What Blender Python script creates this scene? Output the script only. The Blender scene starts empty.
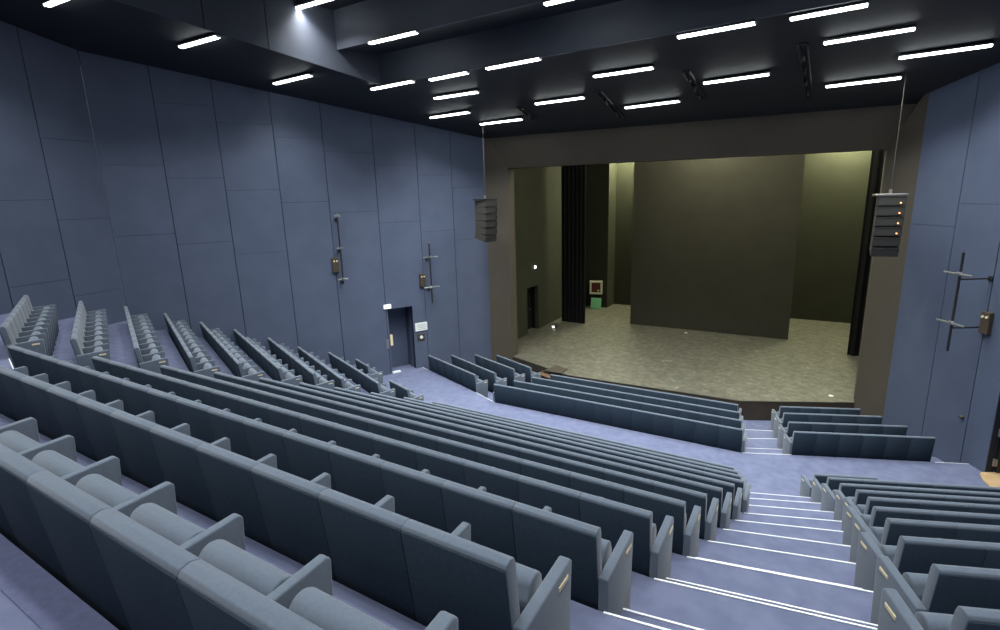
import bpy, bmesh, math, random
from mathutils import Vector, Matrix
random.seed(7)
SC = bpy.context.scene
COL = SC.collection
Z0 = 7.22            # height of the eye above the lowest (front row) floor

# ------------------------------------------------------------------ camera
F = 523.0
YAW, PITCH, ROLL = (math.radians(a) for a in (31.4, 12.8, -1.7))
cy, sy, cp, sp = math.cos(YAW), math.sin(YAW), math.cos(PITCH), math.sin(PITCH)
fw = Vector((-sy*cp, cy*cp, -sp)); rt = Vector((cy, sy, 0)); up = rt.cross(fw)
c_, s_ = math.cos(ROLL), math.sin(ROLL)
R_ = c_*rt + s_*up; U_ = -s_*rt + c_*up
cam = bpy.data.cameras.new('camera'); camo = bpy.data.objects.new('camera', cam); COL.objects.link(camo)
cam.sensor_width = 36.0; cam.lens = F/1000.0*36.0; cam.clip_start = 0.05; cam.clip_end = 200
Mx = Matrix(((R_.x, U_.x, -fw.x), (R_.y, U_.y, -fw.y), (R_.z, U_.z, -fw.z))).to_4x4()
Mx.translation = Vector((0, 0, Z0)); camo.matrix_world = Mx
SC.camera = camo

# ------------------------------------------------------------------ world, exposure, light strengths
w = bpy.data.worlds.new('world'); SC.world = w; w.use_nodes = True
w.node_tree.nodes['Background'].inputs[0].default_value = (0.6, 0.7, 1, 1)
w.node_tree.nodes['Background'].inputs[1].default_value = 0.03
SC.view_settings.view_transform = 'Standard'; SC.view_settings.look = 'None'
SC.view_settings.gamma = 1.0; SC.view_settings.use_curve_mapping = False
SC.view_settings.exposure = 2.1
LAMP_STRENGTH = 4.0           # glow of the diffusers
LOUVRE_WATTS = 18.5           # light each fitting throws down
STAGE_LAMP_STRENGTH = 66.0

def ray(px, py):
    return R_*((px-500)/F) + U_*(-(py-315)/F) + fw
def project(p):
    p = Vector(p); d = p.dot(fw)
    if d < 0.05: return None
    return (500+F*p.dot(R_)/d, 315-F*p.dot(U_)/d, d)

# ------------------------------------------------------------------ materials
def mat(name, col, rough=0.8, col2=None, scale=8.0, metal=0.0, emit=None, estr=0.0, bump=0.0, bscale=200.0, spec=0.5, detail=3.0, sheen=0.0):
    m = bpy.data.materials.new(name); m.use_nodes = True
    nt = m.node_tree; b = nt.nodes['Principled BSDF']
    b.inputs['Base Color'].default_value = (*col, 1); b.inputs['Roughness'].default_value = rough
    b.inputs['Metallic'].default_value = metal; b.inputs['Specular IOR Level'].default_value = spec
    if sheen: b.inputs['Sheen Weight'].default_value = sheen
    if emit:
        b.inputs['Emission Color'].default_value = (*emit, 1); b.inputs['Emission Strength'].default_value = estr
    tc = nt.nodes.new('ShaderNodeTexCoord')
    if col2:
        n = nt.nodes.new('ShaderNodeTexNoise'); n.inputs['Scale'].default_value = scale; n.inputs['Detail'].default_value = detail
        r = nt.nodes.new('ShaderNodeValToRGB'); r.color_ramp.elements[0].position = .35; r.color_ramp.elements[1].position = .65
        r.color_ramp.elements[0].color = (*col, 1); r.color_ramp.elements[1].color = (*col2, 1)
        nt.links.new(tc.outputs['Object'], n.inputs['Vector']); nt.links.new(n.outputs['Fac'], r.inputs['Fac'])
        nt.links.new(r.outputs['Color'], b.inputs['Base Color'])
    if bump:
        n2 = nt.nodes.new('ShaderNodeTexNoise'); n2.inputs['Scale'].default_value = bscale
        bp = nt.nodes.new('ShaderNodeBump'); bp.inputs['Strength'].default_value = bump; bp.inputs['Distance'].default_value = .01
        nt.links.new(tc.outputs['Object'], n2.inputs['Vector']); nt.links.new(n2.outputs['Fac'], bp.inputs['Height'])
        nt.links.new(bp.outputs['Normal'], b.inputs['Normal'])
    return m

M = dict(
    seat=mat('seat_fabric', (.092, .114, .150), .9, (.104, .127, .165), 60, bump=.25, bscale=350, spec=.25, sheen=.25),
    shell=mat('seat_back_fabric', (.018, .030, .047), .9, (.023, .037, .056), 60, bump=.2, bscale=350, spec=.2),
    plate=mat('number_plate_gold', (.72, .60, .36), .45, (.78, .66, .42), 90),
    ink=mat('number_ink', (.12, .09, .05), .6),
    dark=mat('under_seat_metal', (.015, .017, .02), .5),
    carpet=mat('blue_carpet', (.112, .127, .205), .95, (.142, .156, .242), 5, bump=.3, bscale=500, spec=.1, detail=8),
    carpet2=mat('carpet_nosing', (.13, .14, .24), .95, (.15, .16, .27), 30, spec=.1),
    white=mat('white_nosing_strip', (.75, .76, .78), .5),
    wall=mat('blue_wall_panel', (.076, .095, .148), .55, (.086, .106, .163), 1.3, spec=.4),
    groove=mat('wall_groove', (.012, .016, .028), .8),
    ceil=mat('dark_ceiling_panel', (.016, .018, .023), .65, (.019, .021, .027), 1.5, spec=.4),
    bulk=mat('bulkhead_panel', (.050, .057, .078), .6, (.056, .063, .086), 1.5, spec=.4),
    frame=mat('proscenium_paint', (.078, .066, .050), .75, (.086, .073, .057), 1.2, spec=.3),
    stagewall=mat('stage_wall_paint', (.040, .041, .028), .85, (.046, .047, .033), 1.0, spec=.2),
    cloth=mat('stage_screen_cloth', (.040, .037, .028), .85, (.045, .042, .032), 1.2, spec=.2),
    fascia=mat('stage_fascia', (.035, .026, .018), .6, (.045, .034, .024), 3),
    black=mat('black_drape', (.008, .008, .009), .9, (.012, .012, .013), 12, spec=.1),
    blackm=mat('black_metal', (.02, .02, .022), .45),
    steel=mat('galvanised_steel', (.45, .44, .42), .35, metal=.9),
    brown=mat('box_brown', (.06, .045, .03), .5),
    cab=mat('speaker_cabinet', (.038, .034, .029), .6, (.046, .041, .034), 30),
    grille=mat('speaker_grille', (.03, .03, .028), .6, (.045, .043, .04), 150),
    led=mat('amber_led', (.8, .3, .1), .4, emit=(1, .35, .12), estr=1.2),
    lamp=mat('fluorescent_tube', (1, 1, 1), .5, emit=(.94, 1.0, 1.0), estr=LAMP_STRENGTH),
    slamp=mat('work_light_tube', (1, 1, 1), .5, emit=(1, 1.0, .72), estr=STAGE_LAMP_STRENGTH),
    slamp2=mat('rear_work_light_tube', (1, 1, 1), .5, emit=(1, 1.0, .62), estr=STAGE_LAMP_STRENGTH*2.6),
    bulb=mat('small_bulb', (1, 1, 1), .5, emit=(1, 1, .95), estr=2.5),
    signw=mat('lit_white_sign', (.8, .85, .85), .5, emit=(.8, .9, 1), estr=.25),
    signg=mat('green_plate', (.20, .52, .30), .6),
    paper=mat('white_notice', (.75, .78, .76), .6),
    wood=mat('light_wood', (.45, .30, .16), .5, (.55, .38, .21), 4),
    stepwood=mat('brown_wood', (.10, .05, .03), .6, (.12, .065, .04), 6),
    redin=mat('dark_red_inside', (.10, .012, .012), .6, (.14, .02, .018), 15),
    cream=mat('cream_frame', (.72, .68, .55), .5),
)
# stage floor: worn grey painted boards with scuffs
def stage_floor_mat():
    m = bpy.data.materials.new('worn_stage_floor'); m.use_nodes = True; nt = m.node_tree; b = nt.nodes['Principled BSDF']
    b.inputs['Roughness'].default_value = .55
    tc = nt.nodes.new('ShaderNodeTexCoord')
    mp = nt.nodes.new('ShaderNodeMapping'); mp.inputs['Scale'].default_value = (1, 1.1, 1)
    n = nt.nodes.new('ShaderNodeTexNoise'); n.inputs['Scale'].default_value = 4.0; n.inputs['Detail'].default_value = 12; n.inputs['Roughness'].default_value = .78
    r = nt.nodes.new('ShaderNodeValToRGB'); e = r.color_ramp.elements
    e[0].position = .36; e[0].color = (.040, .038, .030, 1); e[1].position = .72; e[1].color = (.19, .182, .142, 1)
    x = r.color_ramp.elements.new(.50); x.color = (.085, .081, .063, 1)
    nt.links.new(tc.outputs['Object'], mp.inputs['Vector']); nt.links.new(mp.outputs['Vector'], n.inputs['Vector'])
    nt.links.new(n.outputs['Fac'], r.inputs['Fac'])
    n2 = nt.nodes.new('ShaderNodeTexNoise'); n2.inputs['Scale'].default_value = 2.2; n2.inputs['Detail'].default_value = 15; n2.inputs['Roughness'].default_value = .85; n2.inputs['Distortion'].default_value = 1.2
    r2 = nt.nodes.new('ShaderNodeValToRGB'); r2.color_ramp.elements[0].position = .56; r2.color_ramp.elements[1].position = .66
    mx = nt.nodes.new('ShaderNodeMix'); mx.data_type = 'RGBA'; mx.inputs[7].default_value = (.36, .35, .29, 1)
    nt.links.new(tc.outputs['Object'], n2.inputs['Vector']); nt.links.new(n2.outputs['Fac'], r2.inputs['Fac'])
    nt.links.new(r2.outputs['Color'], mx.inputs[0]); nt.links.new(r.outputs['Color'], mx.inputs[6])
    nt.links.new(mx.outputs[2], b.inputs['Base Color'])
    return m
M['stage'] = stage_floor_mat()

# ------------------------------------------------------------------ mesh helpers
class MB:
    def __init__(s): s.bm = bmesh.new(); s.mats = []
    def mi(s, m):
        m = M[m] if isinstance(m, str) else m
        if m not in s.mats: s.mats.append(m)
        return s.mats.index(m)
    def hull_faces(s, vs, faces, m):
        i = s.mi(m); bv = [s.bm.verts.new(v) for v in vs]; out = []
        for f in faces:
            fc = s.bm.faces.new([bv[k] for k in f]); fc.material_index = i; out.append(fc)
        return bv, out
    def prism(s, poly, vec, m):
        """polygon (3-D points) extruded by vec"""
        n = len(poly); poly = [Vector(p) for p in poly]; vec = Vector(vec)
        vs = poly + [p+vec for p in poly]
        fs = [list(range(n))[::-1], list(range(n, 2*n))] + [[k, (k+1) % n, n+(k+1) % n, n+k] for k in range(n)]
        return s.hull_faces(vs, fs, m)
    def box(s, c, d, m, bev=0, rot=None, seg=2):
        g = bmesh.ops.create_cube(s.bm, size=1.0); vs = g['verts']
        mt = Matrix.Translation(Vector(c)) @ (rot.to_4x4() if rot else Matrix()) @ Matrix.Diagonal((*d, 1))
        bmesh.ops.transform(s.bm, matrix=mt, verts=vs)
        fs = {f for v in vs for f in v.link_faces}
        i = s.mi(m)
        for f in fs: f.material_index = i
        if bev:
            es = list({e for v in vs for e in v.link_edges})
            r = bmesh.ops.bevel(s.bm, geom=es, offset=bev, segments=seg, affect='EDGES', profile=.5)
            for f in r['faces']: f.material_index = i
        return s
    def cyl(s, a, b, r, m, seg=12, r2=None):
        a = Vector(a); b = Vector(b); d = b-a
        g = bmesh.ops.create_cone(s.bm, cap_ends=True, segments=seg, radius1=r, radius2=r if r2 is None else r2, depth=d.length)
        q = Vector((0, 0, 1)).rotation_difference(d.normalized())
        bmesh.ops.transform(s.bm, matrix=Matrix.Translation((a+b)/2) @ q.to_matrix().to_4x4(), verts=g['verts'])
        i = s.mi(m)
        for f in {f for v in g['verts'] for f in v.link_faces}: f.material_index = i
        return s
    def bevel_all(s, off, seg=2):
        r = bmesh.ops.bevel(s.bm, geom=list(s.bm.edges), offset=off, segments=seg, affect='EDGES', profile=.5)
        return s
    def mesh(s, name, smooth=False):
        bmesh.ops.recalc_face_normals(s.bm, faces=s.bm.faces)
        me = bpy.data.meshes.new(name); s.bm.to_mesh(me); s.bm.free()
        for m in s.mats: me.materials.append(m)
        if smooth:
            me.shade_smooth()
            try: me.set_sharp_from_angle(angle=math.radians(50))
            except Exception: pass
        return me
    def build(s, name, parent=None, loc=(0, 0, 0), rz=0.0, smooth=False):
        o = bpy.data.objects.new(name, s.mesh(name, smooth)); COL.objects.link(o)
        o.location = loc; o.rotation_euler = (0, 0, rz)
        if parent: o.parent = parent
        else: o.location.z += Z0
        return o

def tag(o, label=None, cat=None, group=None, kind=None):
    if label: o['label'] = label
    if cat: o['category'] = cat
    if group: o['group'] = group
    if kind: o['kind'] = kind
    return o
def thing(name, label, cat, loc, rz=0.0, group=None):
    o = bpy.data.objects.new(name, None); COL.objects.link(o); o.empty_display_size = .1
    o.location = (loc[0], loc[1], loc[2]+Z0); o.rotation_euler = (0, 0, rz)
    return tag(o, label, cat, group)
def struct(mb, name, label=None, cat=None):
    o = mb.build(name); o['kind'] = 'structure'
    if label: o['label'] = label; o['category'] = cat or 'wall'
    return o

# ------------------------------------------------------------------ plan of the hall (camera-relative metres)
YC = lambda r: 1.535+.915*r                 # back line of centre row r  (a=-1, b=0 ... l=10)
ZT = lambda r: -1.41-.411*r                 # top of the backs of row r
ZF = lambda r: ZT(r)-.96                    # floor of row r
RIGHT_END = {-1: -.945, 0: -.945, 1: -.91, 2: -.85, 3: -.79, 4: -.75, 5: -.71, 6: -.67, 7: -.63, 8: -.76, 9: -.89, 10: -1.05}
LEFT_END = {-1: -9.745, 0: -9.745, 1: -9.58, 2: -9.53, 3: -9.48, 4: -9.53, 5: -9.57, 6: -9.55, 7: -9.52, 8: -9.30, 9: -9.05, 10: -8.83}
NSEAT = {r: 16 for r in range(-1, 8)}; NSEAT.update({8: 15, 9: 15, 10: 14})
LEFT_BLOCK = {  # near end, far end, seats
    -1: ((-11.4, .95), (-15.1, 2.4), 7), 0: ((-11.35, 1.90), (-15.05, 3.35), 7),
    1: ((-11.28, 2.83), (-15.08, 4.32), 8), 2: ((-11.20, 3.70), (-15.75, 5.54), 9), 3: ((-11.15, 4.64), (-16.30, 6.73), 10),
    4: ((-10.95, 5.53), (-16.36, 7.74), 11), 5: ((-10.88, 6.50), (-16.0, 8.54), 10), 6: ((-10.88, 7.48), (-15.73, 9.41), 9),
    7: ((-10.82, 8.40), (-15.2, 10.2), 9), 8: ((-10.80, 9.27), (-14.64, 10.87), 7), 9: ((-10.48, 10.29), (-14.28, 11.82), 7),
    10: ((-10.09, 11.09), (-11.16, 11.47), 2)}
RIGHT_BLOCK = {-1: (0.65, .80, 2), 0: (0.69, 1.74, 2), 1: (0.71, 2.68, 3), 2: (0.80, 3.64, 3), 3: (0.78, 4.59, 3), 4: (0.82, 5.57, 4), 5: (0.82, 6.51, 4),
               6: (0.87, 7.50, 5), 7: (0.83, 8.44, 6), 8: (0.69, 9.35, 6), 9: (0.56, 10.30, 7), 10: (0.38, 11.16, 2)}
A21 = math.radians(21.0); A22 = math.radians(22.0)

# ------------------------------------------------------------------ floor: stepped tiers
def edge_line(r):
    """plan polyline of the back line of row r, wall to wall"""
    xl, yl = LEFT_BLOCK[r][0]; xr, yr, _ = RIGHT_BLOCK[r]
    pl = [(-18.2, yl+(xl+18.2)*math.tan(A22)), (xl, yl), (LEFT_END[r], YC(r)), (RIGHT_END[r], YC(r)), (xr, yr), (8.6, yr+(8.6-xr)*math.tan(A21))]
    return [(x, y+.03) for x, y in pl]
BOT = -7.9
def slab(name, near, far, z):
    poly = [(x, y, z) for x, y in near] + [(x, y, z) for x, y in reversed(far)]
    b = MB(); b.prism(poly, (0, 0, BOT-z), 'carpet'); return struct(b, name)
FRONT_TOP = lambda k: -5.83-.145*k
FRONT_F = lambda k: FRONT_TOP(k)-.96
FL = [((-12.42, 14.94), (-9.52, 13.83), 6), ((-11.89, 15.71), (-9.25, 14.64), 5), ((-11.35, 16.55), (-9.08, 15.68), 4), ((-10.79, 17.28), (-8.81, 16.47), 4)]
FC = [((-8.48, 13.36), (-1.18, 13.38), 13), ((-8.27, 14.27), (-1.31, 14.30), 13), ((-8.06, 15.20), (-1.46, 15.19), 12), ((-7.80, 16.10), (-1.61, 16.13), 11)]
FR = [((-.07, 13.83), (2.80, 14.96), 6), ((-.22, 14.74), (2.38, 15.80), 5), ((-.37, 15.70), (1.94, 16.62), 4), ((-.50, 16.54), (1.50, 17.35), 4)]
def front_line(k):
    a, b, _ = FL[k]; c, d, _ = FC[k]; e, f, _ = FR[k]; t = math.tan(math.radians(21.5))
    pl = [(-18.2, b[1]+(b[0]+18.2)*t), b, c, d, e, (8.6, e[1]+(8.6-e[0])*t)]
    return [(x, y+.02) for x, y in pl]
rear = [(-18.2, -3.6), (8.6, -3.6)]
slab('floor', rear, edge_line(-1), ZF(-1)+.411)
for r in range(-1, 10):
    slab('floor', edge_line(r), edge_line(r+1), ZF(r))
slab('floor', edge_line(10), front_line(0), ZF(10))
for k in range(3):
    slab('floor', front_line(k), front_line(k+1), FRONT_F(k))
slab('floor', front_line(3), [(-18.2, 19), (8.6, 19)], FRONT_F(3))
# darker nosing band along the rear platform edge behind the nearest row
b = MB(); e = edge_line(-1); zz = ZF(-1)+.411
b.prism([(e[2][0], e[2][1]-.14, zz+.001), (e[3][0], e[3][1]-.14, zz+.001), (e[3][0], e[3][1]+.004, zz+.001), (e[2][0], e[2][1]+.004, zz+.001)], (0, 0, .004), 'carpet2')
struct(b, 'trim_1')

# aisle half steps and white nosing strips
trim_n = [2]
def strip(p, q, z, wd=.011):
    p = Vector((p[0], p[1], 0)); q = Vector((q[0], q[1], 0)); d = (q-p).normalized(); n = Vector((-d.y, d.x, 0))
    b = MB(); z_ = Vector((0, 0, z+.001))
    b.prism([p-n*wd+z_, q-n*wd+z_, q+n*.004+z_, p+n*.004+z_], (0, 0, .006), 'white')
    struct(b, 'trim_%d' % trim_n[0]); trim_n[0] += 1
def half_step(p, q, z, depth=.295):
    p = Vector((p[0], p[1], 0)); q = Vector((q[0], q[1], 0)); d = (q-p).normalized(); n = Vector((-d.y, d.x, 0)); z_ = Vector((0, 0, z))
    b = MB(); b.prism([p+z_, q+z_, q+n*depth+z_, p+n*depth+z_], (0, 0, -.205+.001), 'carpet'); struct(b, 'floor')
    strip(p+n*depth, q+n*depth, z)
for r in range(-1, 10):
    e = edge_line(r+1)
    for (p, q) in ((e[3], e[4]), (e[1], e[2])):
        P = (p[0]+.04, p[1]); Q = (q[0]-.0, q[1])
        strip(P, Q, ZF(r)); half_step(P, Q, ZF(r)-.205)
for k in range(3 + 1):
    e = front_line(k); z = ZF(10) if k == 0 else FRONT_F(k-1)
    strip((e[3][0]+.03, e[3][1]), (e[4][0]-.02, e[4][1]), z); strip(e[1], e[2], z)
e = front_line(0)
t = math.tan(math.radians(21.5))
strip((2.86, 14.99), (3.75, 14.99+.89*t), ZF(10)); strip((-13.3, 15.30), (-12.5, 14.99), ZF(10))

# ------------------------------------------------------------------ walls made of tall staggered panels
def rect_minus(rc, op):
    s0, s1, z0, z1 = rc
    if not op: return [rc]
    a0, a1, b0, b1 = op
    if a1 <= s0 or a0 >= s1 or b1 <= z0 or b0 >= z1: return [rc]
    out = []
    if s0 < a0: out.append((s0, a0, z0, z1))
    if a1 < s1: out.append((a1, s1, z0, z1))
    m0, m1 = max(s0, a0), min(s1, a1)
    if b1 < z1: out.append((m0, m1, b1, z1))
    if z0 < b0: out.append((m0, m1, z0, b0))
    return out
def panel_wall(name, p0, p1, z0, z1, seams, zl, op=None, side=1):
    """seams: distances along the wall; zl: per column list of joint heights; side: +1 room is to the right of p0->p1"""
    p0 = Vector((*p0, 0)); p1 = Vector((*p1, 0)); d = (p1-p0).normalized(); n = Vector((d.y, -d.x, 0))*side; L = (p1-p0).length
    b = MB(); g = .011
    def quad(rc, a0, a1, m):
        s0, s1, b0, b1 = rc
        b.prism([p0+d*s0+n*a0+Vector((0, 0, b0)), p0+d*s1+n*a0+Vector((0, 0, b0)), p0+d*s1+n*a0+Vector((0, 0, b1)), p0+d*s0+n*a0+Vector((0, 0, b1))], n*(a1-a0), m)
    for rc in rect_minus((0, L, z0, z1), op): quad(rc, -.20, -.022, 'groove')
    ss = [0]+[s for s in seams if 0 < s < L]+[L]
    for i in range(len(ss)-1):
        zs = [z0]+sorted(zl[i] if i < len(zl) else [])+[z1]
        for j in range(len(zs)-1):
            gz0 = .005 if j else 0; gz1 = .005
            for rc in rect_minus((ss[i]+g, ss[i+1]-g, zs[j]+gz0, zs[j+1]-gz1), op): quad(rc, -.022, 0, 'wall')
    struct(b, name)
    return p0, d, n
def hit(px, py, p0, d):
    """point of the vertical plane through p0 along d seen at a pixel, and its distance along the wall"""
    r = ray(px, py); n = Vector((d.y, -d.x, 0)); t = p0.dot(n)/r.dot(n); P = r*t
    return P, (P-p0).dot(d)
WL0, WL1 = (-16.9, 7.05), (-11.45, 18.0)
p0 = Vector((*WL0, 0)); dL = (Vector((*WL1, 0))-p0).normalized(); nL = Vector((dL.y, -dL.x, 0))
seamL = [hit(px, py, p0, dL)[1] for px, py in ((181, 268), (237, 270), (290, 275), (337, 283), (382, 260), (424.5, 290), (457, 290))]
colsL = [[(140, 165), (148, 235)], [(200, 105), (197, 178), (205, 243)], [(255, 124), (250, 190), (262, 253)], [(305, 138), (308, 202)], [(350, 152), (352, 212)], [(398, 165), (400, 222)], [(437, 175), (438, 231)], [(470, 187), (472, 239)]]
zL = [[hit(px, py, p0, dL)[0].z for px, py in c] for c in colsL]
doorP, s0 = hit(390.0, 340, p0, dL); doorQ, s1 = hit(414.5, 340, p0, dL)
DZ0, DZ1 = ZF(10), hit(391, 309, p0, dL)[0].z
panel_wall('wall_left', WL0, WL1, -7.5, 4.6, seamL, zL, op=(s0, s1, DZ0, DZ1))
# rear part of the left wall
WB = (-14.5, -3.6); pr0 = Vector((*WB, 0)); dR = (Vector((*WL0, 0))-pr0).normalized()
ys = [hit(3, 265, pr0, dR)[1], hit(65, 255, pr0, dR)[1]]; ys = [ys[0]-1.4*k for k in (5, 4, 3, 2, 1)]+ys
cols = [[.6], [-.4, 2], [.6, 3], [-.4, 2], [.6, 2.6], [.2, 2.2], [hit(30, 200, pr0, dR)[0].z, hit(35, 284, pr0, dR)[0].z], [hit(80, 141, pr0, dR)[0].z, hit(85, 219, pr0, dR)[0].z, hit(100, 292, pr0, dR)[0].z]]
panel_wall('wall_left', WB, WL0, -7.5, 5.2, ys, cols)
# right wall (mirrored plan)
WR0, WR1 = (2.07, 17.75), (8.1, 7.35)
WRB = (5.9, -3.6)
q0 = Vector((*WR0, 0)); dW = (Vector((*WR1, 0))-q0).normalized(); nW = Vector((dW.y, -dW.x, 0))
seamR = [hit(px, py, q0, dW)[1] for px, py in ((940, 320), (984, 330))]
seamR = seamR+[seamR[-1]+1.43*k for k in (1, 2, 3, 4, 5, 6, 7)]
zR = [[hit(940, 226, q0, dW)[0].z], [hit(984, 204, q0, dW)[0].z], [.2], [1.1], [.3], [-.8, 1.8], [.4], [-.3, 2]]
sD = hit(985, 468, q0, dW)[1]
panel_wall('wall_right', WR0, WR1, -7.5, 4.6, seamR, zR, op=(sD, sD+1.9, ZF(10), ZF(10)+2.35))
panel_wall('wall_right', WR1, WRB, -7.5, 5.2, [1.4*k for k in range(1, 8)], [[.3], [1.4], [-.3, 2], [.8], [1.7], [0, 2.4], [.9], [1.8]])
panel_wall('wall_back', WRB, WB, -2.2, 5.2, [1.43*k for k in range(1, 18)], [[.5+1.1*(k % 2)] for k in range(18)])

# recessed doorway in the left wall
def wallpt(p0, d, n, s, off, z): return p0+d*s+n*off+Vector((0, 0, z))
b = MB(); dep = .75
for (a, c, tz) in ((s0-.12, s0, 0), (s1, s1+.12, 0)):
    b.prism([wallpt(p0, dL, nL, a, -.2, DZ0-.05), wallpt(p0, dL, nL, c, -.2, DZ0-.05), wallpt(p0, dL, nL, c, -.2, DZ1+.1), wallpt(p0, dL, nL, a, -.2, DZ1+.1)], -nL*(dep-.2), 'wall')
b.prism([wallpt(p0, dL, nL, s0-.12, -.2, DZ1), wallpt(p0, dL, nL, s1+.12, -.2, DZ1), wallpt(p0, dL, nL, s1+.12, -.2, DZ1+.1), wallpt(p0, dL, nL, s0-.12, -.2, DZ1+.1)], -nL*(dep-.2), 'wall')
struct(b, 'wall_left')
b = MB(); b.prism([wallpt(p0, dL, nL, s0-.1, 0.0, DZ0+.002), wallpt(p0, dL, nL, s1+.1, 0.0, DZ0+.002), wallpt(p0, dL, nL, s1+.1, -dep, DZ0+.002), wallpt(p0, dL, nL, s0-.1, -dep, DZ0+.002)], (0, 0, -.05), 'carpet')
struct(b, 'floor')
b = MB(); b.prism([wallpt(p0, dL, nL, s0-.1, -dep, DZ0), wallpt(p0, dL, nL, s1+.1, -dep, DZ0), wallpt(p0, dL, nL, s1+.1, -dep, DZ1+.1), wallpt(p0, dL, nL, s0-.1, -dep, DZ1+.1)], -nL*.06, 'wall')
b.prism([wallpt(p0, dL, nL, s0+.06, -dep+.02, DZ0+.02), wallpt(p0, dL, nL, s1-.06, -dep+.02, DZ0+.02), wallpt(p0, dL, nL, s1-.06, -dep+.02, DZ1-.06), wallpt(p0, dL, nL, s0+.06, -dep+.02, DZ1-.06)], -nL*.02, 'wall')
dr = struct(b, 'door_1')
def on_wall(p0, d, n, s, z, off=0):
    return wallpt(p0, d, n, s, off, z)
def small_box(name, label, cat, P, d, size, m, bev=.004, group=None):
    b = MB(); b.box((0, 0, 0), size, m, bev=bev)
    o = b.build(name, loc=P, rz=math.atan2(d.y, d.x)); return tag(o, label, cat, group)
# local axes of wall boxes: x along wall, y is outward for the left wall (-n); centres are pushed n*thickness/2
def wall_item(px, py, plane):
    if plane == 'L': return hit(px, py, p0, dL)[0]
    return hit(px, py, q0, dW)[0]
P = wall_item(387, 306.5, 'L'); small_box('emergency_sign', 'small lit white emergency sign over the left doorway corner', 'sign', P+nL*.04, dL, (.27, .06, .15), 'signw')
P = wall_item(421, 326.5, 'L')
t_ = thing('notice_board', 'white notice panel on the wall right of the left doorway', 'notice', P+nL*.02, math.atan2(dL.y, dL.x))
b = MB(); b.box((0, 0, 0), (.50, .03, .32), 'paper', bev=.004); b.build('panel', t_)
b = MB()
for k in range(4): b.box((0, -.0165, .09-.06*k), (.38-.05*(k % 2), .002, .008), 'cab')
b.build('print', t_)
P = wall_item(421, 337, 'L')
t_ = thing('call_point', 'round white push button on a dark plate under the white notice', 'switch', P+nL*.01, math.atan2(dL.y, dL.x))
b = MB(); b.box((0, 0, 0), (.30, .02, .26), 'brown', bev=.004); b.build('back_plate', t_)
b = MB(); b.cyl((0, -.01, 0), (0, -.05, 0), .06, 'paper', 20); b.build('button', t_, smooth=True)
P = wall_item(391.5, 340, 'L')
small_box('strike_plate', 'pale brass strike plate on the left jamb of the recessed doorway', 'door plate', P+nL*.0-dL*.0+Vector((0, 0, 0))+nL*.012, dL, (.10, .02, .42), 'plate')
P = wall_item(387.5, 344, 'L')
small_box('door_panel_plate', 'grey metal plate on the wall left of the recessed doorway', 'door plate', P+nL*.01, dL, (.10, .018, .38), 'steel')
b = MB(); b.prism([wallpt(p0, dL, nL, s0+.02, .02, DZ0+.004), wallpt(p0, dL, nL, s0+.34, .02, DZ0+.004), wallpt(p0, dL, nL, s0+.34, -.12, DZ0+.004), wallpt(p0, dL, nL, s0+.02, -.12, DZ0+.004)], (0, 0, .05), 'white'); struct(b, 'trim_%d' % trim_n[0]); trim_n[0] += 1

# right doorway with open dark leaf and wooden floor beyond
zz = ZF(10)
b = MB(); b.prism([wallpt(q0, dW, nW, sD, .08, zz+.003), wallpt(q0, dW, nW, sD+.1, .18, zz+.003), wallpt(q0, dW, nW, sD+.3, .30, zz+.003), wallpt(q0, dW, nW, sD+.6, .40, zz+.003), wallpt(q0, dW, nW, sD+1.9, .45, zz+.003), wallpt(q0, dW, nW, sD+1.9, -1.6, zz+.003), wallpt(q0, dW, nW, sD, -1.6, zz+.003)], (0, 0, .02), 'wood'); struct(b, 'floor')
b = MB()
b.prism([wallpt(q0, dW, nW, sD-.1, -1.6, zz), wallpt(q0, dW, nW, sD+2.0, -1.6, zz), wallpt(q0, dW, nW, sD+2.0, -1.6, zz+2.5), wallpt(q0, dW, nW, sD-.1, -1.6, zz+2.5)], -nW*.1, 'blackm')
b.prism([wallpt(q0, dW, nW, sD-.1, -.2, zz+2.35), wallpt(q0, dW, nW, sD+2.0, -.2, zz+2.35), wallpt(q0, dW, nW, sD+2.0, -1.6, zz+2.35), wallpt(q0, dW, nW, sD-.1, -1.6, zz+2.35)], (0, 0, .1), 'blackm')
b.prism([wallpt(q0, dW, nW, sD+1.9, -.2, zz), wallpt(q0, dW, nW, sD+2.0, -.2, zz), wallpt(q0, dW, nW, sD+2.0, -1.6, zz), wallpt(q0, dW, nW, sD+1.9, -1.6, zz)], (0, 0, 2.5), 'blackm')
struct(b, 'wall_right')
b = MB(); b.prism([wallpt(q0, dW, nW, sD+.005, -.22, zz+.03), wallpt(q0, dW, nW, sD+.055, -.22, zz+.03), wallpt(q0, dW, nW, sD+.055, -1.5, zz+.03), wallpt(q0, dW, nW, sD+.005, -1.5, zz+.03)], (0, 0, 2.3), 'blackm')
dr2 = struct(b, 'door_2')
for hz in (.28, 1.0, 1.95):
    b = MB(); b.cyl(wallpt(q0, dW, nW, sD+.03, -.14, zz+hz-.09), wallpt(q0, dW, nW, sD+.03, -.14, zz+hz+.09), .022, 'steel', 10)
    b.box(wallpt(q0, dW, nW, sD+.05, -.16, zz+hz), (.05, .05, .16), 'steel', rot=Matrix.Rotation(math.atan2(dW.y, dW.x), 3, 'Z'))
    h = b.build('hinge'); h.location.z -= Z0; h.parent = dr2; h['label'] = 'bright steel hinge'
P = wall_item(963, 417, 'R')
b = MB(); b.cyl((0, 0, 0), (nW*.05), .035, 'brown', 14); b.cyl(nW*.05, nW*.075, .045, 'brown', 14, r2=.03); o = b.build('round_knob', loc=P, smooth=True)
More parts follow.
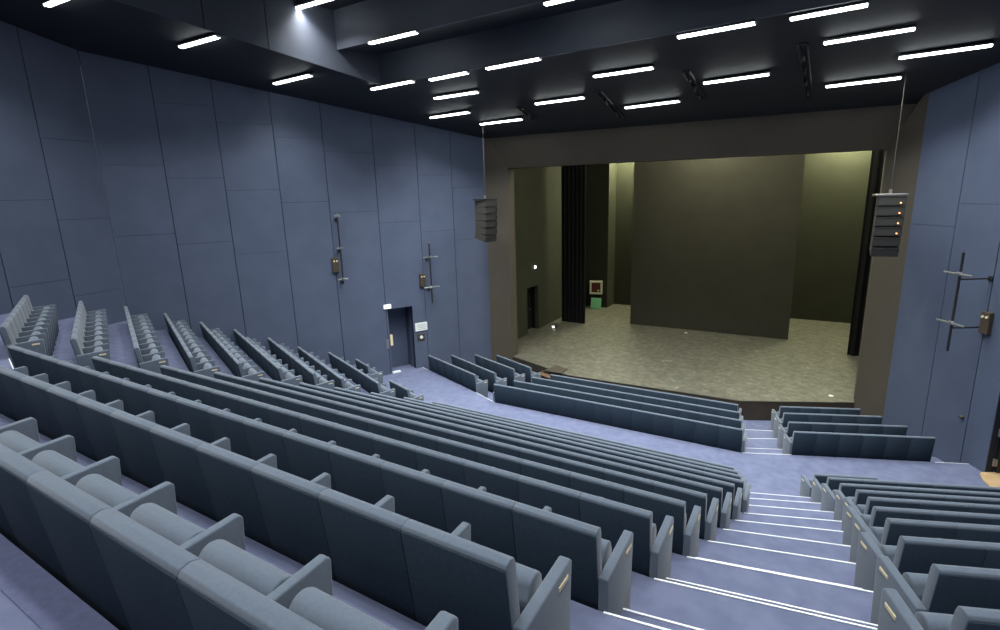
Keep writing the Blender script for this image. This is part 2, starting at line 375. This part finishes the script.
tag(o, 'small round brown knob on the blue right wall', 'knob')

# ------------------------------------------------------------------ ceiling
PC = lambda y: 3.88-.165*(y-7.8)
LX = lambda y: -12.25+.30*(y-8.0)      # foot of the left bulkhead
RX = lambda y: -9.5-LX(y)
def ceil_poly(pts, m='ceil', name='ceiling', th=.12, vec=None):
    b = MB(); b.prism(pts, vec or (0, 0, th), m); return struct(b, name)
YF1, YF2, ZC1, ZC2, ZF1 = 10.8, 12.0, 4.85, 3.98, 3.90
# side ceilings (sloping) and front ceiling
ceil_poly([(-18.2, -3.7, 4.95), (LX(3), -3.7, 4.95), (LX(3), 3, PC(3)), (-18.2, 3, PC(3))])
ceil_poly([(-18.2, 3, PC(3)), (LX(3), 3, PC(3)), (LX(YF2), YF2, PC(YF2)), (-18.2, YF2, PC(YF2))])
ceil_poly([(RX(3), 3, PC(3)), (8.6, 3, PC(3)), (8.6, YF2, PC(YF2)), (RX(YF2), YF2, PC(YF2))])
ceil_poly([(RX(3), -3.7, 4.95), (8.6, -3.7, 4.95), (8.6, 3, PC(3)), (RX(3), 3, PC(3))])
ceil_poly([(-18.2, YF2, PC(YF2)), (8.6, YF2, PC(YF2)), (8.6, 18.7, PC(18.7)), (-18.2, 18.7, PC(18.7))])
# raised middle ceilings and cross bulkheads
ceil_poly([(LX(-3.7)-.4, -3.7, ZC1+.9), (RX(-3.7)+.4, -3.7, ZC1+.9), (RX(YF1)+.2, YF1+.1, ZC1), (LX(YF1)-.2, YF1+.1, ZC1)])
ceil_poly([(LX(YF1)-.2, YF1, ZF1+.02), (RX(YF1)+.2, YF1, ZF1+.02), (RX(YF2)+.2, YF2+.1, ZC2), (LX(YF2)-.2, YF2+.1, ZC2)])
ceil_poly([(LX(YF1)-.1, YF1-.05, ZF1), (RX(YF1)+.1, YF1-.05, ZF1), (RX(YF1)+.1, YF1-.05, ZC1+.1), (LX(YF1)-.1, YF1-.05, ZC1+.1)], 'bulk', vec=(0, .1, 0))
ceil_poly([(LX(YF2)-.1, YF2-.05, PC(YF2)-.03), (RX(YF2)+.1, YF2-.05, PC(YF2)-.03), (RX(YF2)+.1, YF2-.05, ZC2+.1), (LX(YF2)-.1, YF2-.05, ZC2+.1)], 'bulk', vec=(0, .1, 0))
# side bulkheads with panel joints
def side_bulk(X, sgn):
    b = MB(); ys = [-3.7, 0.3, 3.0, 5.2, 7.72, 9.05, YF2+.05]
    ztop = lambda y: ZC1+.9*(YF1-y)/(YF1+3.7)+.1 if y < YF1 else ZC1+.1
    zb = lambda y: PC(y)-.02 if y >= 3 else PC(3)-.02+(4.95-PC(3))*(3-y)/6.7
    for a, c in zip(ys[:-1], ys[1:]):
        b.prism([(X(a), a+.012, zb(a)), (X(c), c-.012, zb(c)), (X(c), c-.012, ztop(c)), (X(a), a+.012, ztop(a))], (-sgn*.03, 0, 0), 'bulk')
        b.prism([(X(a)-sgn*.035, a-.01, zb(a)), (X(c)-sgn*.035, c+.01, zb(c)), (X(c)-sgn*.035, c+.01, ztop(c)), (X(a)-sgn*.035, a-.01, ztop(a))], (-sgn*.02, 0, 0), 'groove')
    struct(b, 'ceiling')
side_bulk(lambda y: LX(y)+.04, 1); side_bulk(lambda y: RX(y)-.04, -1)
# roof over everything so that no sky shows
b = MB(); b.prism([(-18.6, -4, 6.1), (9, -4, 6.1), (9, 18.6, 6.1), (-18.6, 18.6, 6.1)], (0, 0, .1), 'groove'); struct(b, 'ceiling')

# ------------------------------------------------------------------ fluorescent ceiling lights
def on_plane(px, py, f):
    r = ray(px, py)
    lo, hi = 1.0, 60.0
    for _ in range(60):
        t = (lo+hi)/2; q = r*t
        if q.z < f(q.y): lo = t
        else: hi = t
    return r*lo
PL = lambda y: PC(y)-.075
FLAT = lambda z: (lambda y: z)
LAMPS = [((181, 47), (218, 37), PL, 'over the left wall, nearest the dark rear corner'), ((275, 84), (311, 75), PL, 'over the left wall, below the sloping side bulkhead'),
 ((291, 10), (333, -2), FLAT(ZC1-.12), 'beside the side bulkhead, at the top of the photo'), ((370, 43.5), (417, 32), 'E1', 'under the first cross bulkhead, at its left end'),
 ((372, 89.5), (413, 81), PL, 'at the point of the left side bulkhead'), ((431, 80.5), (467, 72), PL, 'with the brightest glow, left of the second cross bulkhead lamp'),
 ((435, 98.5), (478, 92), PL, 'middle one of the three stacked at the left front'), ((431, 118), (469, 112), PL, 'nearest the left wall by the front corner'),
 ((481, 124.5), (522, 119), PL, 'above the left hanging loudspeaker'), ((487, 69), (540, 58.5), PL, 'at the left end of the second cross bulkhead edge'),
 ((536, 104), (584, 97.5), PL, 'above the left end of the stage opening'), ((545, 4), (612, -11), 'E1', 'cut off by the top edge of the photo in the middle'),
 ((594, 76.5), (653, 68), PL, 'in the middle of the front ceiling, left of the spotlight rail'), ((626, 108.5), (679, 100.5), PL, 'lowest in the middle, above the stage header'),
 ((678, 37.5), (755, 23), PL, 'at the right end of the second bulkhead edge'), ((704, 83.5), (769, 74), PL, 'between the two spotlight rails, above the header'),
 ((793, 19), (865, 5), PL, 'top right of the photo, with a wide glow'), ((824, 44), (915, 28), PL, 'second from the top on the right'),
 ((826, 87), (901, 77.5), PL, 'above the right hanging loudspeaker cable'), ((899, 60), (993, 43), PL, 'nearest the right blue wall'),
 ((45, 4.5), (86, -8), PL, 'cut off at the top left corner of the photo')]
def lamp(P, Q, where):
    mid = (P+Q)/2; L = (Q-P).length; d = Q-P
    lab = 'white fluorescent ceiling light ' + where
    t_ = thing('ceiling_light', lab, 'ceiling light', mid, math.atan2(d.y, d.x), 'ceiling lights')
    t_.rotation_euler.y = -math.asin(max(-1, min(1, d.z/L)))
    b = MB(); b.box((0, 0, .038), (L+.03, .15, .045), 'blackm', bev=.006); b.build('housing', t_)
    b = MB()
    b.box((0, 0, -.004), (L, .115, .04), 'lamp', bev=.012); b.build('diffuser', t_)
    li = bpy.data.lights.new('louvre_light', 'AREA'); li.shape = 'RECTANGLE'; li.size = L*.98; li.size_y = .10; li.energy = LOUVRE_WATTS*L/1.5
    li.color = (.95, 1, 1); li.spread = math.radians(118)
    lo = bpy.data.objects.new('louvre_light', li); COL.objects.link(lo); lo.parent = t_; lo.location = (0, 0, -.030)
    for s in (-1, 1):
        b = MB(); b.box((s*(L/2+.006), 0, .005), (.02, .13, .05), 'paper', bev=.004); b.build('end_cap', t_)
for a, c, f, where in LAMPS:
    if f == 'E1':
        pts = []
        for p in (a, c):
            r = ray(*p); pts.append(r*((YF1-.12)/r.y))
        P, Q = pts; z = (P.z+Q.z)/2; P.z = Q.z = z
    else:
        P, Q = on_plane(*a, f), on_plane(*c, f)
        m_ = (P+Q)/2; L = max((Q-P).length, 1.2); d = (Q-P).normalized()
        d = Vector((1, max(-.06, min(.06, d.y)), 0)).normalized(); P, Q = m_-d*L/2, m_+d*L/2
    lamp(P, Q, where)
# the same fittings continue over the seats behind and beside the camera
k = 0
NTH = ['first', 'second', 'third', 'fourth', 'fifth', 'sixth', 'seventh', 'eighth', 'ninth', 'tenth', 'eleventh', 'twelfth', 'thirteenth', 'fourteenth', 'fifteenth', 'sixteenth']
for (x, y) in ((-.8, 10.2), (-8.5, 8.6), (-4.6, 8.2), (-.6, 8.4), (-9.5, 5.4), (-5.5, 5.0), (-1.2, 5.4), (1.7, 5), (-10, 2.0), (-6, 1.6), (-2.2, 2.0), (1.2, 1.4), (-8, -1.5), (-4, -1.5), (0, -1.5)):
    z = ZC1+.9*(YF1-y)/(YF1+3.7)-.14
    lamp(Vector((x-.75, y, z)), Vector((x+.75, y, z)), 'outside the photo over the seats, %s counted from the stage' % NTH[k]); k += 1
for (x, y) in ((5, 10.5), (5.6, 6.5), (-14.8, 3.2)):
    z = PC(y)-.09 if y > 3 else 4.6
    lamp(Vector((x-.75, y, z)), Vector((x+.75, y, z)), 'outside the photo over the %s' % ('right block front' if y > 9 else 'right block rear' if x > 0 else 'rear of the left block'))

# spotlight rails on the front ceiling
for a, c, where, n in (((683, 72), (700, 99), 'in the middle of the front ceiling', 3), ((799, 45), (806, 99), 'right of the middle on the front ceiling', 4),
                    ((596, 92), (620, 118), 'above the left third of the stage opening', 2), ((517, 108), (533, 119), 'short, near the left front corner of the ceiling', 1)):
    P, Q = on_plane(*a, lambda y: PC(y)-.03), on_plane(*c, lambda y: PC(y)-.03)
    t_ = thing('spotlight_rail', 'dark rail of small lamps ' + where, 'lighting rail', P, 0, 'spotlight rails')
    D = Q-P
    b = MB(); b.cyl((0, 0, 0), D, .03, 'blackm', 8)
    b.cyl((.14, 0, 0), D+Vector((.14, 0, 0)), .03, 'blackm', 8)
    for i in range(5): b.cyl(D*(i/4.0), D*(i/4.0)+Vector((.14, 0, 0)), .02, 'blackm', 6)
    b.build('rail', t_)
    for i in range(n):
        q = D*((i+.7)/n*.9)
        b = MB(); b.cyl(q+Vector((.07, 0, -.02)), q+Vector((.07, .03, -.12)), .028, 'blackm', 12, r2=.036); b.cyl(q+Vector((.07, 0, .02)), q+Vector((.07, 0, -.05)), .02, 'steel', 8)
        b.build('lamp_head', t_, smooth=True)

# ------------------------------------------------------------------ proscenium frame, stage
IL, OL = (-10.53, 18.17), (-11.46, 17.98); IR, OR = (1.42, 18.70), (2.09, 17.72)
zil, zir = 1.05, .97; zo = 2.42
b = MB()
b.prism([(*IL, -7.5), (*IL, zil), (*OL, zo), (*OL, -7.5)], (0, .45, 0), 'frame')
b.prism([(*OR, -7.5), (*OR, zo), (*IR, zir), (*IR, -7.5)], (0, .45, 0), 'frame')
A_, B_, C_ = Vector((*IL, zil)), Vector((*IR, zir)), Vector((*OL, zo)); n_ = (B_-A_).cross(C_-A_)
zor = A_.z-((OR[0]-A_.x)*n_.x+(OR[1]-A_.y)*n_.y)/n_.z
D_ = Vector((*OR, zo)); D_.y = A_.y-((D_.x-A_.x)*n_.x+(D_.z-A_.z)*n_.z)/n_.y
b.prism([A_, B_, D_, C_], (0, .45, 0), 'frame')
b.box((-13.2, 18.5, -2.5), (3.6, .2, 10.5), 'frame'); b.box((4.2, 18.9, -2.5), (4.6, .2, 10.5), 'frame')
struct(b, 'wall_front')
b = MB(); b.box((-4.6, 18.75, 4.3), (26, .2, 5.4), 'frame'); struct(b, 'wall_front')
ZS = -6.59
stage_front = [(-10.53, 18.19), (-7.55, 17.06), (-1.65, 17.24), (1.42, 18.68)]
poly = [(x, y, ZS) for x, y in stage_front]+[(4.6, 19.1, ZS), (4.6, 30.4, ZS), (-12.2, 30.4, ZS), (-12.2, 18.6, ZS), (-10.53, 18.6, ZS)]
b = MB(); b.prism(poly, (0, 0, -.10), 'stage'); struct(b, 'stage_floor')
b = MB()
b.prism([(x, y-.01, ZS-.001) for x, y in stage_front]+[(x, y+.12, ZS-.001) for x, y in reversed(stage_front)], (0, 0, -.75), 'fascia'); struct(b, 'stage_front_fascia')
b = MB(); b.prism([(x, y-.015, ZS+.001) for x, y in stage_front]+[(x, y+.06, ZS+.001) for x, y in reversed(stage_front)], (0, 0, .008), 'blackm'); struct(b, 'trim_%d' % trim_n[0]); trim_n[0] += 1
# stage walls
b = MB()
def y_on_x(px, py, x): r = ray(px, py); return r.y*(x/r.x)
dy0, dy1 = y_on_x(527.5, 310, -11.7), y_on_x(538.5, 310, -11.7); dz = (ray(535, 286)*(-11.7/ray(535, 286).x)).z
for (a, c, e0, e1) in ((18.6, dy0, ZS-.1, 6.2), (dy1, 30.2, ZS-.1, 6.2), (dy0, dy1, dz, 6.2)):
    b.box((-11.8, (a+c)/2, (e0+e1)/2), (.2, c-a, e1-e0), 'stagewall')
b.box((-11.0, 29.6, -.2), (1.4, 1.2, 12.8), 'stagewall')
struct(b, 'wall_stage_left')
b = MB(); b.box((-4, 30.3, -.2), (17.5, .2, 12.8), 'stagewall'); struct(b, 'wall_stage_back')
b = MB(); b.box((4.6, 24.6, -.2), (.2, 11.5, 12.8), 'stagewall'); struct(b, 'wall_stage_right')
b = MB(); b.box((-4, 24.5, 6.25), (17.5, 12, .1), 'black'); struct(b, 'ceiling')
b = MB(); dm = (dy0+dy1)/2
b.box((-12.15, dm, ZS+1.05), (.06, dy1-dy0+.1, 2.3), 'black', bev=.005)
b.box((-12.0, dy0-.04, ZS+1.05), (.3, .06, 2.3), 'black'); b.box((-12.0, dy1+.04, ZS+1.05), (.3, .06, 2.3), 'black')
d3 = struct(b, 'door_3')
b = MB(); b.cyl((-12.12, dy1-.15, ZS+1.0), (-12.04, dy1-.15, ZS+1.0), .03, 'steel', 10); h = b.build('door_handle'); h.location.z -= Z0; h.parent = d3
# centre screen
b = MB()
b.box((-4.31, 25.68, -1.4), (7.12, .05, 10.34), 'cloth')
o = b.build('stage_screen'); tag(o, 'wide dark grey backdrop screen standing across the middle of the stage', 'screen')
# black side drapes
def drape(name, x0, x1, y, z0, z1, lab, folds=7, amp=.06, m='black', rz=0):
    b = MB(); n = folds*6; i = b.mi(m); rows = []
    for z in (z0, z1):
        for off in (0, .05):
            rows.append([b.bm.verts.new((x0+(x1-x0)*k/n, y+off+amp*math.sin(k/6.0*math.tau), z)) for k in range(n+1)])
    a0, a1, c0, c1 = rows
    for k in range(n):
        for f in ((a0[k], a0[k+1], c0[k+1], c0[k]), (a1[k+1], a1[k], c1[k], c1[k+1]), (a0[k+1], a0[k], a1[k], a1[k+1]), (c0[k], c0[k+1], c1[k+1], c1[k])):
            b.bm.faces.new(f).material_index = i
    for k in (0, n): b.bm.faces.new((a0[k], a1[k], c1[k], c0[k])).material_index = i
    o = b.build(name, smooth=True); return tag(o, lab, 'curtain')
drape('stage_curtain', -11.28, -9.97, 24.75, ZS+.02, 5.2, 'black folded drape hanging at the left side of the stage', 6, .05)
drape('stage_curtain', 1.40, 3.6, 24.15, ZS+.02, 5.2, 'black folded drape hanging at the right side of the stage', 8, .06)
# work lights above the stage, out of sight behind the header
for (x, y, z, lab) in ((-9.2, 29.5, 3.1, 'rear left'), (.9, 29.5, 3.1, 'rear right'), (-4.3, 24.6, 3.3, 'middle'), (-4.6, 20.6, 4.4, 'front middle'), (.2, 21.5, 4.2, 'front right')):
    t_ = thing('stage_work_light', 'long work light hanging over the %s of the stage, hidden behind the header' % lab, 'work light', (x, y, z), 0, 'stage work lights')
    b = MB(); b.box((0, 0, .05), (1.6, .3, .08), 'blackm', bev=.01); b.build('housing', t_)
    b = MB(); b.box((0, 0, 0), (1.5, .22, .05), 'slamp2' if 'rear' in lab else 'slamp', bev=.01); b.build('diffuser', t_)
    b = MB()
    for s in (-.6, .6): b.cyl((s, 0, .09), (s, 0, 6.2-z), .012, 'blackm', 6)
    b.build('suspension_wire', t_)
# small things on the stage
def at_z(px, py, z):
    r = ray(px, py); return r*(z/r.z)
P = Vector((-11.69, 0, 0)); r = ray(534, 267); q = r*(-11.68/r.x)
b = MB(); b.cyl((0, 0, 0), (.06, 0, 0), .05, 'blackm', 12); b.cyl((.06, 0, 0), (.11, 0, 0), .075, 'bulb', 14, r2=.04); o = b.build('wall_lamp', loc=q, smooth=True)
tag(o, 'small round white lamp glowing above the door on the stage left wall', 'wall lamp')
r = ray(596, 287.5); q = r*(28.6/r.y)
t_ = thing('hose_cabinet', 'cream framed cabinet with dark red inside at the back left of the stage', 'cabinet', q, math.radians(14))
b = MB(); w_, h_, th = .74, .78, .11
for (cx, cz, sx, sz) in ((0, h_/2-th/2, w_, th), (0, -h_/2+th/2, w_, th), (-w_/2+th/2, 0, th, h_), (w_/2-th/2, 0, th, h_)): b.box((cx, 0, cz), (sx, .16, sz), 'cream', bev=.02)
b.build('frame', t_)
b = MB(); b.box((0, .03, 0), (w_-.12, .06, h_-.12), 'redin'); b.build('inside_panel', t_)
b = MB(); b.cyl((.14, -.02, -.17), (.14, -.06, -.17), .05, 'plate', 12); b.build('valve', t_)
b = MB()
for s in (-.25, .25): b.cyl((s, .06, -h_/2+.02), (s, .06, ZS-q.z+.01), .025, 'blackm', 8)
b.build('stand', t_)
r = ray(596, 302); q = r*(28.4/r.y)
b = MB(); b.box((0, 0, 0), (.60, .05, .62), 'signg', bev=.01); o = b.build('green_board', loc=(q.x, q.y, ZS+.34), rz=math.radians(6)); o.rotation_euler.x = math.radians(-10)
tag(o, 'pale green square board propped under the cream framed cabinet', 'board')
q = at_z(554, 327.5, ZS)
b = MB(); b.box((0, 0, .05), (.28, .14, .10), 'blackm', bev=.01); b.box((.0, -.075, .06), (.12, .01, .04), 'bulb'); o = b.build('floor_lamp_box', loc=q); tag(o, 'small dark box with a white light on the stage floor by the left wall', 'floor light')
for px, py, lab in ((686, 333, 'small white mark on the stage floor before the screen'), (831, 396, 'small white mark near the right front edge of the stage')):
    q = at_z(px, py, ZS); b = MB(); b.cyl((0, 0, .002), (0, 0, .02), .07, 'white', 14); o = b.build('floor_marker', loc=q); tag(o, lab, 'marker')
# dark hatch and brown steps at the left end of the stage front
pts = [at_z(px, py, ZS+.0) for px, py in ((544, 371), (556, 366), (568, 369.5), (561, 374))]
b = MB(); c0 = sum(pts, Vector())/4; b.prism([p-c0+Vector((0, 0, .002)) for p in pts], (0, 0, .03), 'fascia'); o = b.build('stage_hatch', loc=c0); tag(o, 'dark flat hatch panel on the stage behind the brown steps', 'hatch')
t_ = thing('stage_steps', 'small brown wooden steps up to the left end of the stage', 'steps', (-8.25, 17.02, FRONT_F(3)), math.radians(-20))
for k in range(3):
    b = MB(); b.box((0, -.05-.26*(2-k)+.0, .10+.21*k), (.9, .28, .03), 'stepwood', bev=.004); b.build('tread', t_)
for s in (-.47, .47):
    b = MB(); b.prism([(s, .1, 0), (s, -.72, 0), (s, -.72, .12), (s, .0, .60), (s, .1, .60)], (.03, 0, 0), 'stepwood'); b.build('side_board', t_)

# ------------------------------------------------------------------ hanging loudspeakers
def line_array(loc, rz, lab, top_z, leds=False, lean=0):
    t_ = thing('hanging_loudspeaker', lab, 'loudspeaker', loc, rz, None)
    n = 6; hb = .235; y = 0.0; z = 0.0; ang = 0.0
    b = MB(); b.box((0, 0, .03), (.62, .62, .05), 'steel' if leds else 'blackm', bev=.008); b.cyl((0, 0, .05), (0, 0, .16), .035, 'steel', 10)
    b.build('top_frame', t_)
    for k in range(n):
        ang = math.radians((0, 1, 2.5, 4.5, 8, 13)[k])
        R = Matrix.Rotation(ang, 3, 'X')
        c = Vector((0, y+.0, z-hb/2))
        b = MB()
        wv = [(-.28, -.30), (.28, -.30), (.22, .30), (-.22, .30)]   # front (local -y) wide, back narrow
        vs = [c+R @ Vector((x, yy, -hb/2+.008)) for x, yy in wv]
        b.prism(vs, R @ Vector((0, 0, hb-.016)), 'cab')
        o = b.build('cabinet', t_)
        b = MB(); b.box(c+R @ Vector((0, -.306, 0)), (.52, .014, hb-.05), 'grille', rot=R); b.box(c+R @ Vector((0, -.315, hb/2-.02)), (.56, .012, .012), 'cab', rot=R)
        b.build('grille', o)
        if leds and k < 4:
            b = MB(); b.cyl(c+R @ Vector((.17, -.31, -.04)), c+R @ Vector((.17, -.325, -.04)), .016, 'led', 10); b.build('indicator_light', o)
        if not leds:
            b = MB(); b.box(c+R @ Vector((.235, -.33, .02)), (.05, .08, .07), 'blackm', rot=R, bev=.01); b.cyl(c+R @ Vector((.20, -.31, -.05)), c+R @ Vector((.20, -.36, -.05)), .035, 'blackm', 10); b.build('corner_hardware', o)
        z -= hb*math.cos(ang); y += hb*math.sin(ang)
    b = MB(); b.cyl((0, 0, .14), (0, 0, top_z-loc[2]), .010, 'cab', 8); b.build('suspension_cable', t_)
    return t_
r = ray(485, 200); q = r*(16.0/r.y)
line_array(q, math.radians(76), 'black line array loudspeaker hanging left of the stage opening, seen from its side', PC(16.0)+.02)
r = ray(890, 196); q = r*(16.2/r.y)
line_array(q, math.radians(6), 'black line array loudspeaker hanging right of the stage opening with amber lights', PC(16.2)+.02, leds=True)

# ------------------------------------------------------------------ lighting booms on the side walls
def boom(top, bot, plane, arms, box_px, lab, boxlab, so=.35, wallarms=True):
    P0, D, N = (p0, dL, nL) if plane == 'L' else (q0, dW, nW)
    # pole stands off the wall
    def off_hit(px, py):
        r = ray(px, py); n = N; t = ((P0+N*so).dot(n))/r.dot(n); return r*t
    T, B = off_hit(*top), off_hit(*bot); B.x, B.y = T.x, T.y
    t_ = thing('lighting_boom', lab, 'lighting boom', B)
    b = MB(); b.cyl((0, 0, 0), T-B, .028, 'blackm', 12); b.cyl(T-B, T-B+Vector((0, 0, .03)), .03, 'steel', 12); b.build('pole', t_, smooth=True)
    for (py, half) in arms:
        c = Vector((0, 0, off_hit(bot[0]+(top[0]-bot[0])*(py-bot[1])/(top[1]-bot[1]), py).z-B.z))
        b = MB(); b.cyl(c-D*half+N*.04, c+D*half+N*.04, .022, 'steel', 10); b.box(c+N*.02, (.09, .09, .09), 'steel', bev=.01); b.build('cross_arm', t_)
        b = MB(); b.cyl(c-Vector((0, 0, .12)), c-N*so-Vector((0, 0, .12)), .02, 'blackm', 8); b.cyl(c-N*(so-.03)-Vector((0, 0, .12)), c-N*so-Vector((0, 0, .12)), .06, 'blackm', 12); b.build('wall_bracket', t_)
    Pb = hit(*box_px, P0, D)[0]
    t2 = thing('socket_box', boxlab, 'socket box', Pb+N*.05, math.atan2(D.y, D.x))
    b = MB(); b.box((0, 0, 0), (.22, .10, .50), 'brown', bev=.01); b.build('box', t2)
    b = MB()
    for s in (-.05, .05): b.cyl((s, -.05, .14), (s, -.075, .14), .028, 'plate', 12)
    b.build('socket', t2)
boom((337, 215), (343.5, 284), 'L', ((216, .10), (248, .12), (279, .16)), (335, 265), 'tall thin black lighting pole on the left wall, farther from the doorway', 'small brown socket box beside the farther pole on the left wall', so=.22)
boom((429, 243), (432, 303), 'L', ((257, .30), (287, .30)), (422, 280), 'black lighting pole with two steel cross arms, above right of the doorway', 'small brown socket box left of the pole above the doorway', so=.30)
boom((963.6, 252.5), (948, 351), 'R', ((274, .38), (323, .38)), (988.5, 323), 'black lighting pole with two steel cross arms on the right wall', 'dark socket box on the right wall beside the lighting pole', so=.70)

# ------------------------------------------------------------------ theatre seats
def m_back():
    b = MB()
    prof = [(.10, .07), (.165, .07), (.085, .895), (.072, .930), (.042, .940), (.010, .933), (.0, .917)]
    b.prism([(.001, y, z) for y, z in prof], (.548, 0, 0), 'seat')
    b.bevel_all(.0045, 2)
    return b.mesh('backrest', True)
def m_shell():
    b = MB()
    b.prism([(.0015, .096, .072), (.0015, .108, .072), (.0015, .012, .911), (.0015, .000, .911)], (.547, 0, 0), 'shell')
    bmesh.ops.translate(b.bm, verts=b.bm.verts, vec=(0, -.006, 0))
    b.bevel_all(.003, 1)
    return b.mesh('back_panel', True)
def m_cushion():
    b = MB()
    prof = [(.27, .18), (.36, .14), (.42, .20), (.418, .54)]+[(.350+.067*math.cos(a), .567+.067*math.sin(a)) for a in [math.radians(t) for t in (10, 30, 50, 70, 90, 110, 130, 150, 170)]]+[(.262, .54)]
    b.prism([(.050, y, z) for y, z in prof], (.450, 0, 0), 'seat')
    b.bevel_all(.010, 2)
    return b.mesh('seat_cushion', True)
def m_arm(x=-.023, wd=.046):
    b = MB()
    b.prism([(x, .10, .0), (x, .47, .0), (x, .515, .637), (x, .497, .655), (x, .055, .632)], (wd, 0, 0), 'seat')
    b.bevel_all(.008, 2)
    return b.mesh('armrest', True)
def m_end(x):
    b = MB()
    b.prism([(x, .045, .0), (x, .48, .0), (x, .52, .635), (x, .50, .655), (x, .035, .628)], (.062, 0, 0), 'seat')
    b.bevel_all(.010, 2)
    return b.mesh('end_panel', True)
def m_plate(x):
    b = MB(); b.box((x, .41, .585), (.006, .105, .028), 'plate', bev=.0028, seg=1)
    sx = x+(.0035 if x > 0 else -.0035)
    for v in b.bm.verts: pass
    return b.mesh('number_plate')
ME = dict(back=m_back(), shell=m_shell(), cush=m_cushion(), arm=m_arm(), armr=None, endl=m_end(-.062), endr=m_end(.55), platel=m_plate(-.065), plater=m_plate(.55+.065))
ME['armr'] = m_arm(.55-.023)
ORD = ['first', 'second', 'third', 'fourth', 'fifth', 'sixth', 'seventh', 'eighth', 'ninth', 'tenth', 'eleventh', 'twelfth', 'thirteenth', 'fourteenth', 'fifteenth', 'sixteenth']
seats = []   # dicts: loc, rz, sx, arms, label, group
def row(P, Q, n, z, block, rname, endl=True, endr=True, from_right=True, anchor='the stairs', last_n=None):
    P = Vector((*P, z)); Q = Vector((*Q, z)); d = Q-P; L = d.length; pitch = L/n; a = math.atan2(d.y, d.x); d.normalize()
    for k in range(n):
        idx = (n-1-k) if from_right else k
        lab = 'blue-grey folding theatre seat, %s from %s, %s' % (ORD[idx], anchor, rname)
        seats.append(dict(loc=P+d*pitch*k, rz=a, sx=pitch/.55, first=(k == 0), last=(k == n-1), endl=endl, endr=endr, label=lab, group='theatre seats in the %s' % block, mid=P+d*pitch*(k+.5)+Vector((0, 0, .7))))
for r in range(-1, 11):
    row((LEFT_END[r], YC(r)), (RIGHT_END[r], YC(r)), NSEAT[r], ZF(r), 'centre block', '%s centre row from the camera' % ORD[r+1], anchor='the stairs')
for r in range(1, 10):
    n0, f0, n = LEFT_BLOCK[r]
    row(f0, n0, n, ZF(r), 'left block', '%s left-block row from the rear' % ORD[r-1], endl=False, anchor='its centre end')
n0, f0, n = LEFT_BLOCK[10]
row(f0, n0, 2, ZF(10), 'left block', 'short front pair in left block', endl=False, anchor='the centre block')
row((-13.85, 12.62), (-12.82, 12.20), 2, ZF(10), 'left block', 'separate pair by the left wall', endl=False, anchor='the centre block')
for r in range(0, 11):
    x, y, n = RIGHT_BLOCK[r]
    L = n*.55
    row((x, y), (x+L*math.cos(A21), y+L*math.sin(A21)), n, ZF(r), 'right block', '%s right-block row from the camera' % ORD[r], endr=(r == 10), from_right=False, anchor='the stairs')
for k in range(4):
    rn = ('rearmost', 'second', 'third', 'frontmost')[k]
    row(FL[k][0], FL[k][1], FL[k][2], FRONT_F(k), 'front stalls', '%s row of left front stalls' % rn, endl=False, anchor='the middle')
    row(FC[k][0], FC[k][1], FC[k][2], FRONT_F(k), 'front stalls', '%s row of centre front stalls' % rn, anchor='the right aisle')
    row(FR[k][0], FR[k][1], FR[k][2], FRONT_F(k), 'front stalls', '%s row of right front stalls' % rn, endr=False, from_right=False, anchor='the aisle')

def parts_of(s):
    out = [('backrest', 'back'), ('back_panel', 'shell'), ('seat_cushion', 'cush')]
    if s['first'] and s['endl']: out += [('end_panel', 'endl')]
    else: out += [('armrest', 'arm')]
    if s['last']:
        out += [('end_panel', 'endr')] if s['endr'] else [('armrest', 'armr')]
    return out
vis, rest = [], []
for s in seats:
    p = project(s['mid'])
    if not p: continue
    m = 560*.45/p[2]
    if -m < p[0] < 1000+m and -m < p[1] < 630+m*1.2:
        (rest if s['group'].endswith('front stalls') and not s['label'].split(', ')[2].startswith('rearmost') else vis).append(s)
for s in vis:
    t_ = thing('theatre_seat', s['label'], 'seat', s['loc'], s['rz'], s['group'])
    t_.scale = (s['sx'], 1, 1)
    for nm, key in parts_of(s):
        o = bpy.data.objects.new(nm, ME[key]); COL.objects.link(o); o.parent = t_
        if nm == 'end_panel':
            q = bpy.data.objects.new('number_plate', ME['platel' if key == 'endl' else 'plater']); COL.objects.link(q); q.parent = o
            q['label'] = 'small pale gold seat row number plate'
if rest:
    bm = bmesh.new(); mats = []
    for s in rest:
        mt = Matrix.Translation(s['loc']) @ Matrix.Rotation(s['rz'], 4, 'Z') @ Matrix.Diagonal((s['sx'], 1, 1, 1))
        for nm, key in parts_of(s)+([('p', 'plater')] if s['last'] and s['endr'] else [])+([('p', 'platel')] if s['first'] and s['endl'] else []):
            me = ME[key]; n0 = len(bm.verts); f0 = len(bm.faces)
            bm.from_mesh(me); bm.verts.ensure_lookup_table(); bm.faces.ensure_lookup_table()
            for v in bm.verts[n0:]: v.co = mt @ v.co
            mp = []
            for m_ in me.materials:
                if m_ not in mats: mats.append(m_)
                mp.append(mats.index(m_))
            for f in bm.faces[f0:]: f.material_index = mp[f.material_index]
    me = bpy.data.meshes.new('theatre_seats'); bm.to_mesh(me); bm.free()
    for m_ in mats: me.materials.append(m_)
    me.set_sharp_from_angle(angle=math.radians(50))
    o = bpy.data.objects.new('theatre_seats', me); COL.objects.link(o); o.location.z = Z0
    tag(o, 'dark blue theatre seats of the three rows nearest the stage in the front stalls', 'seats', kind='stuff')
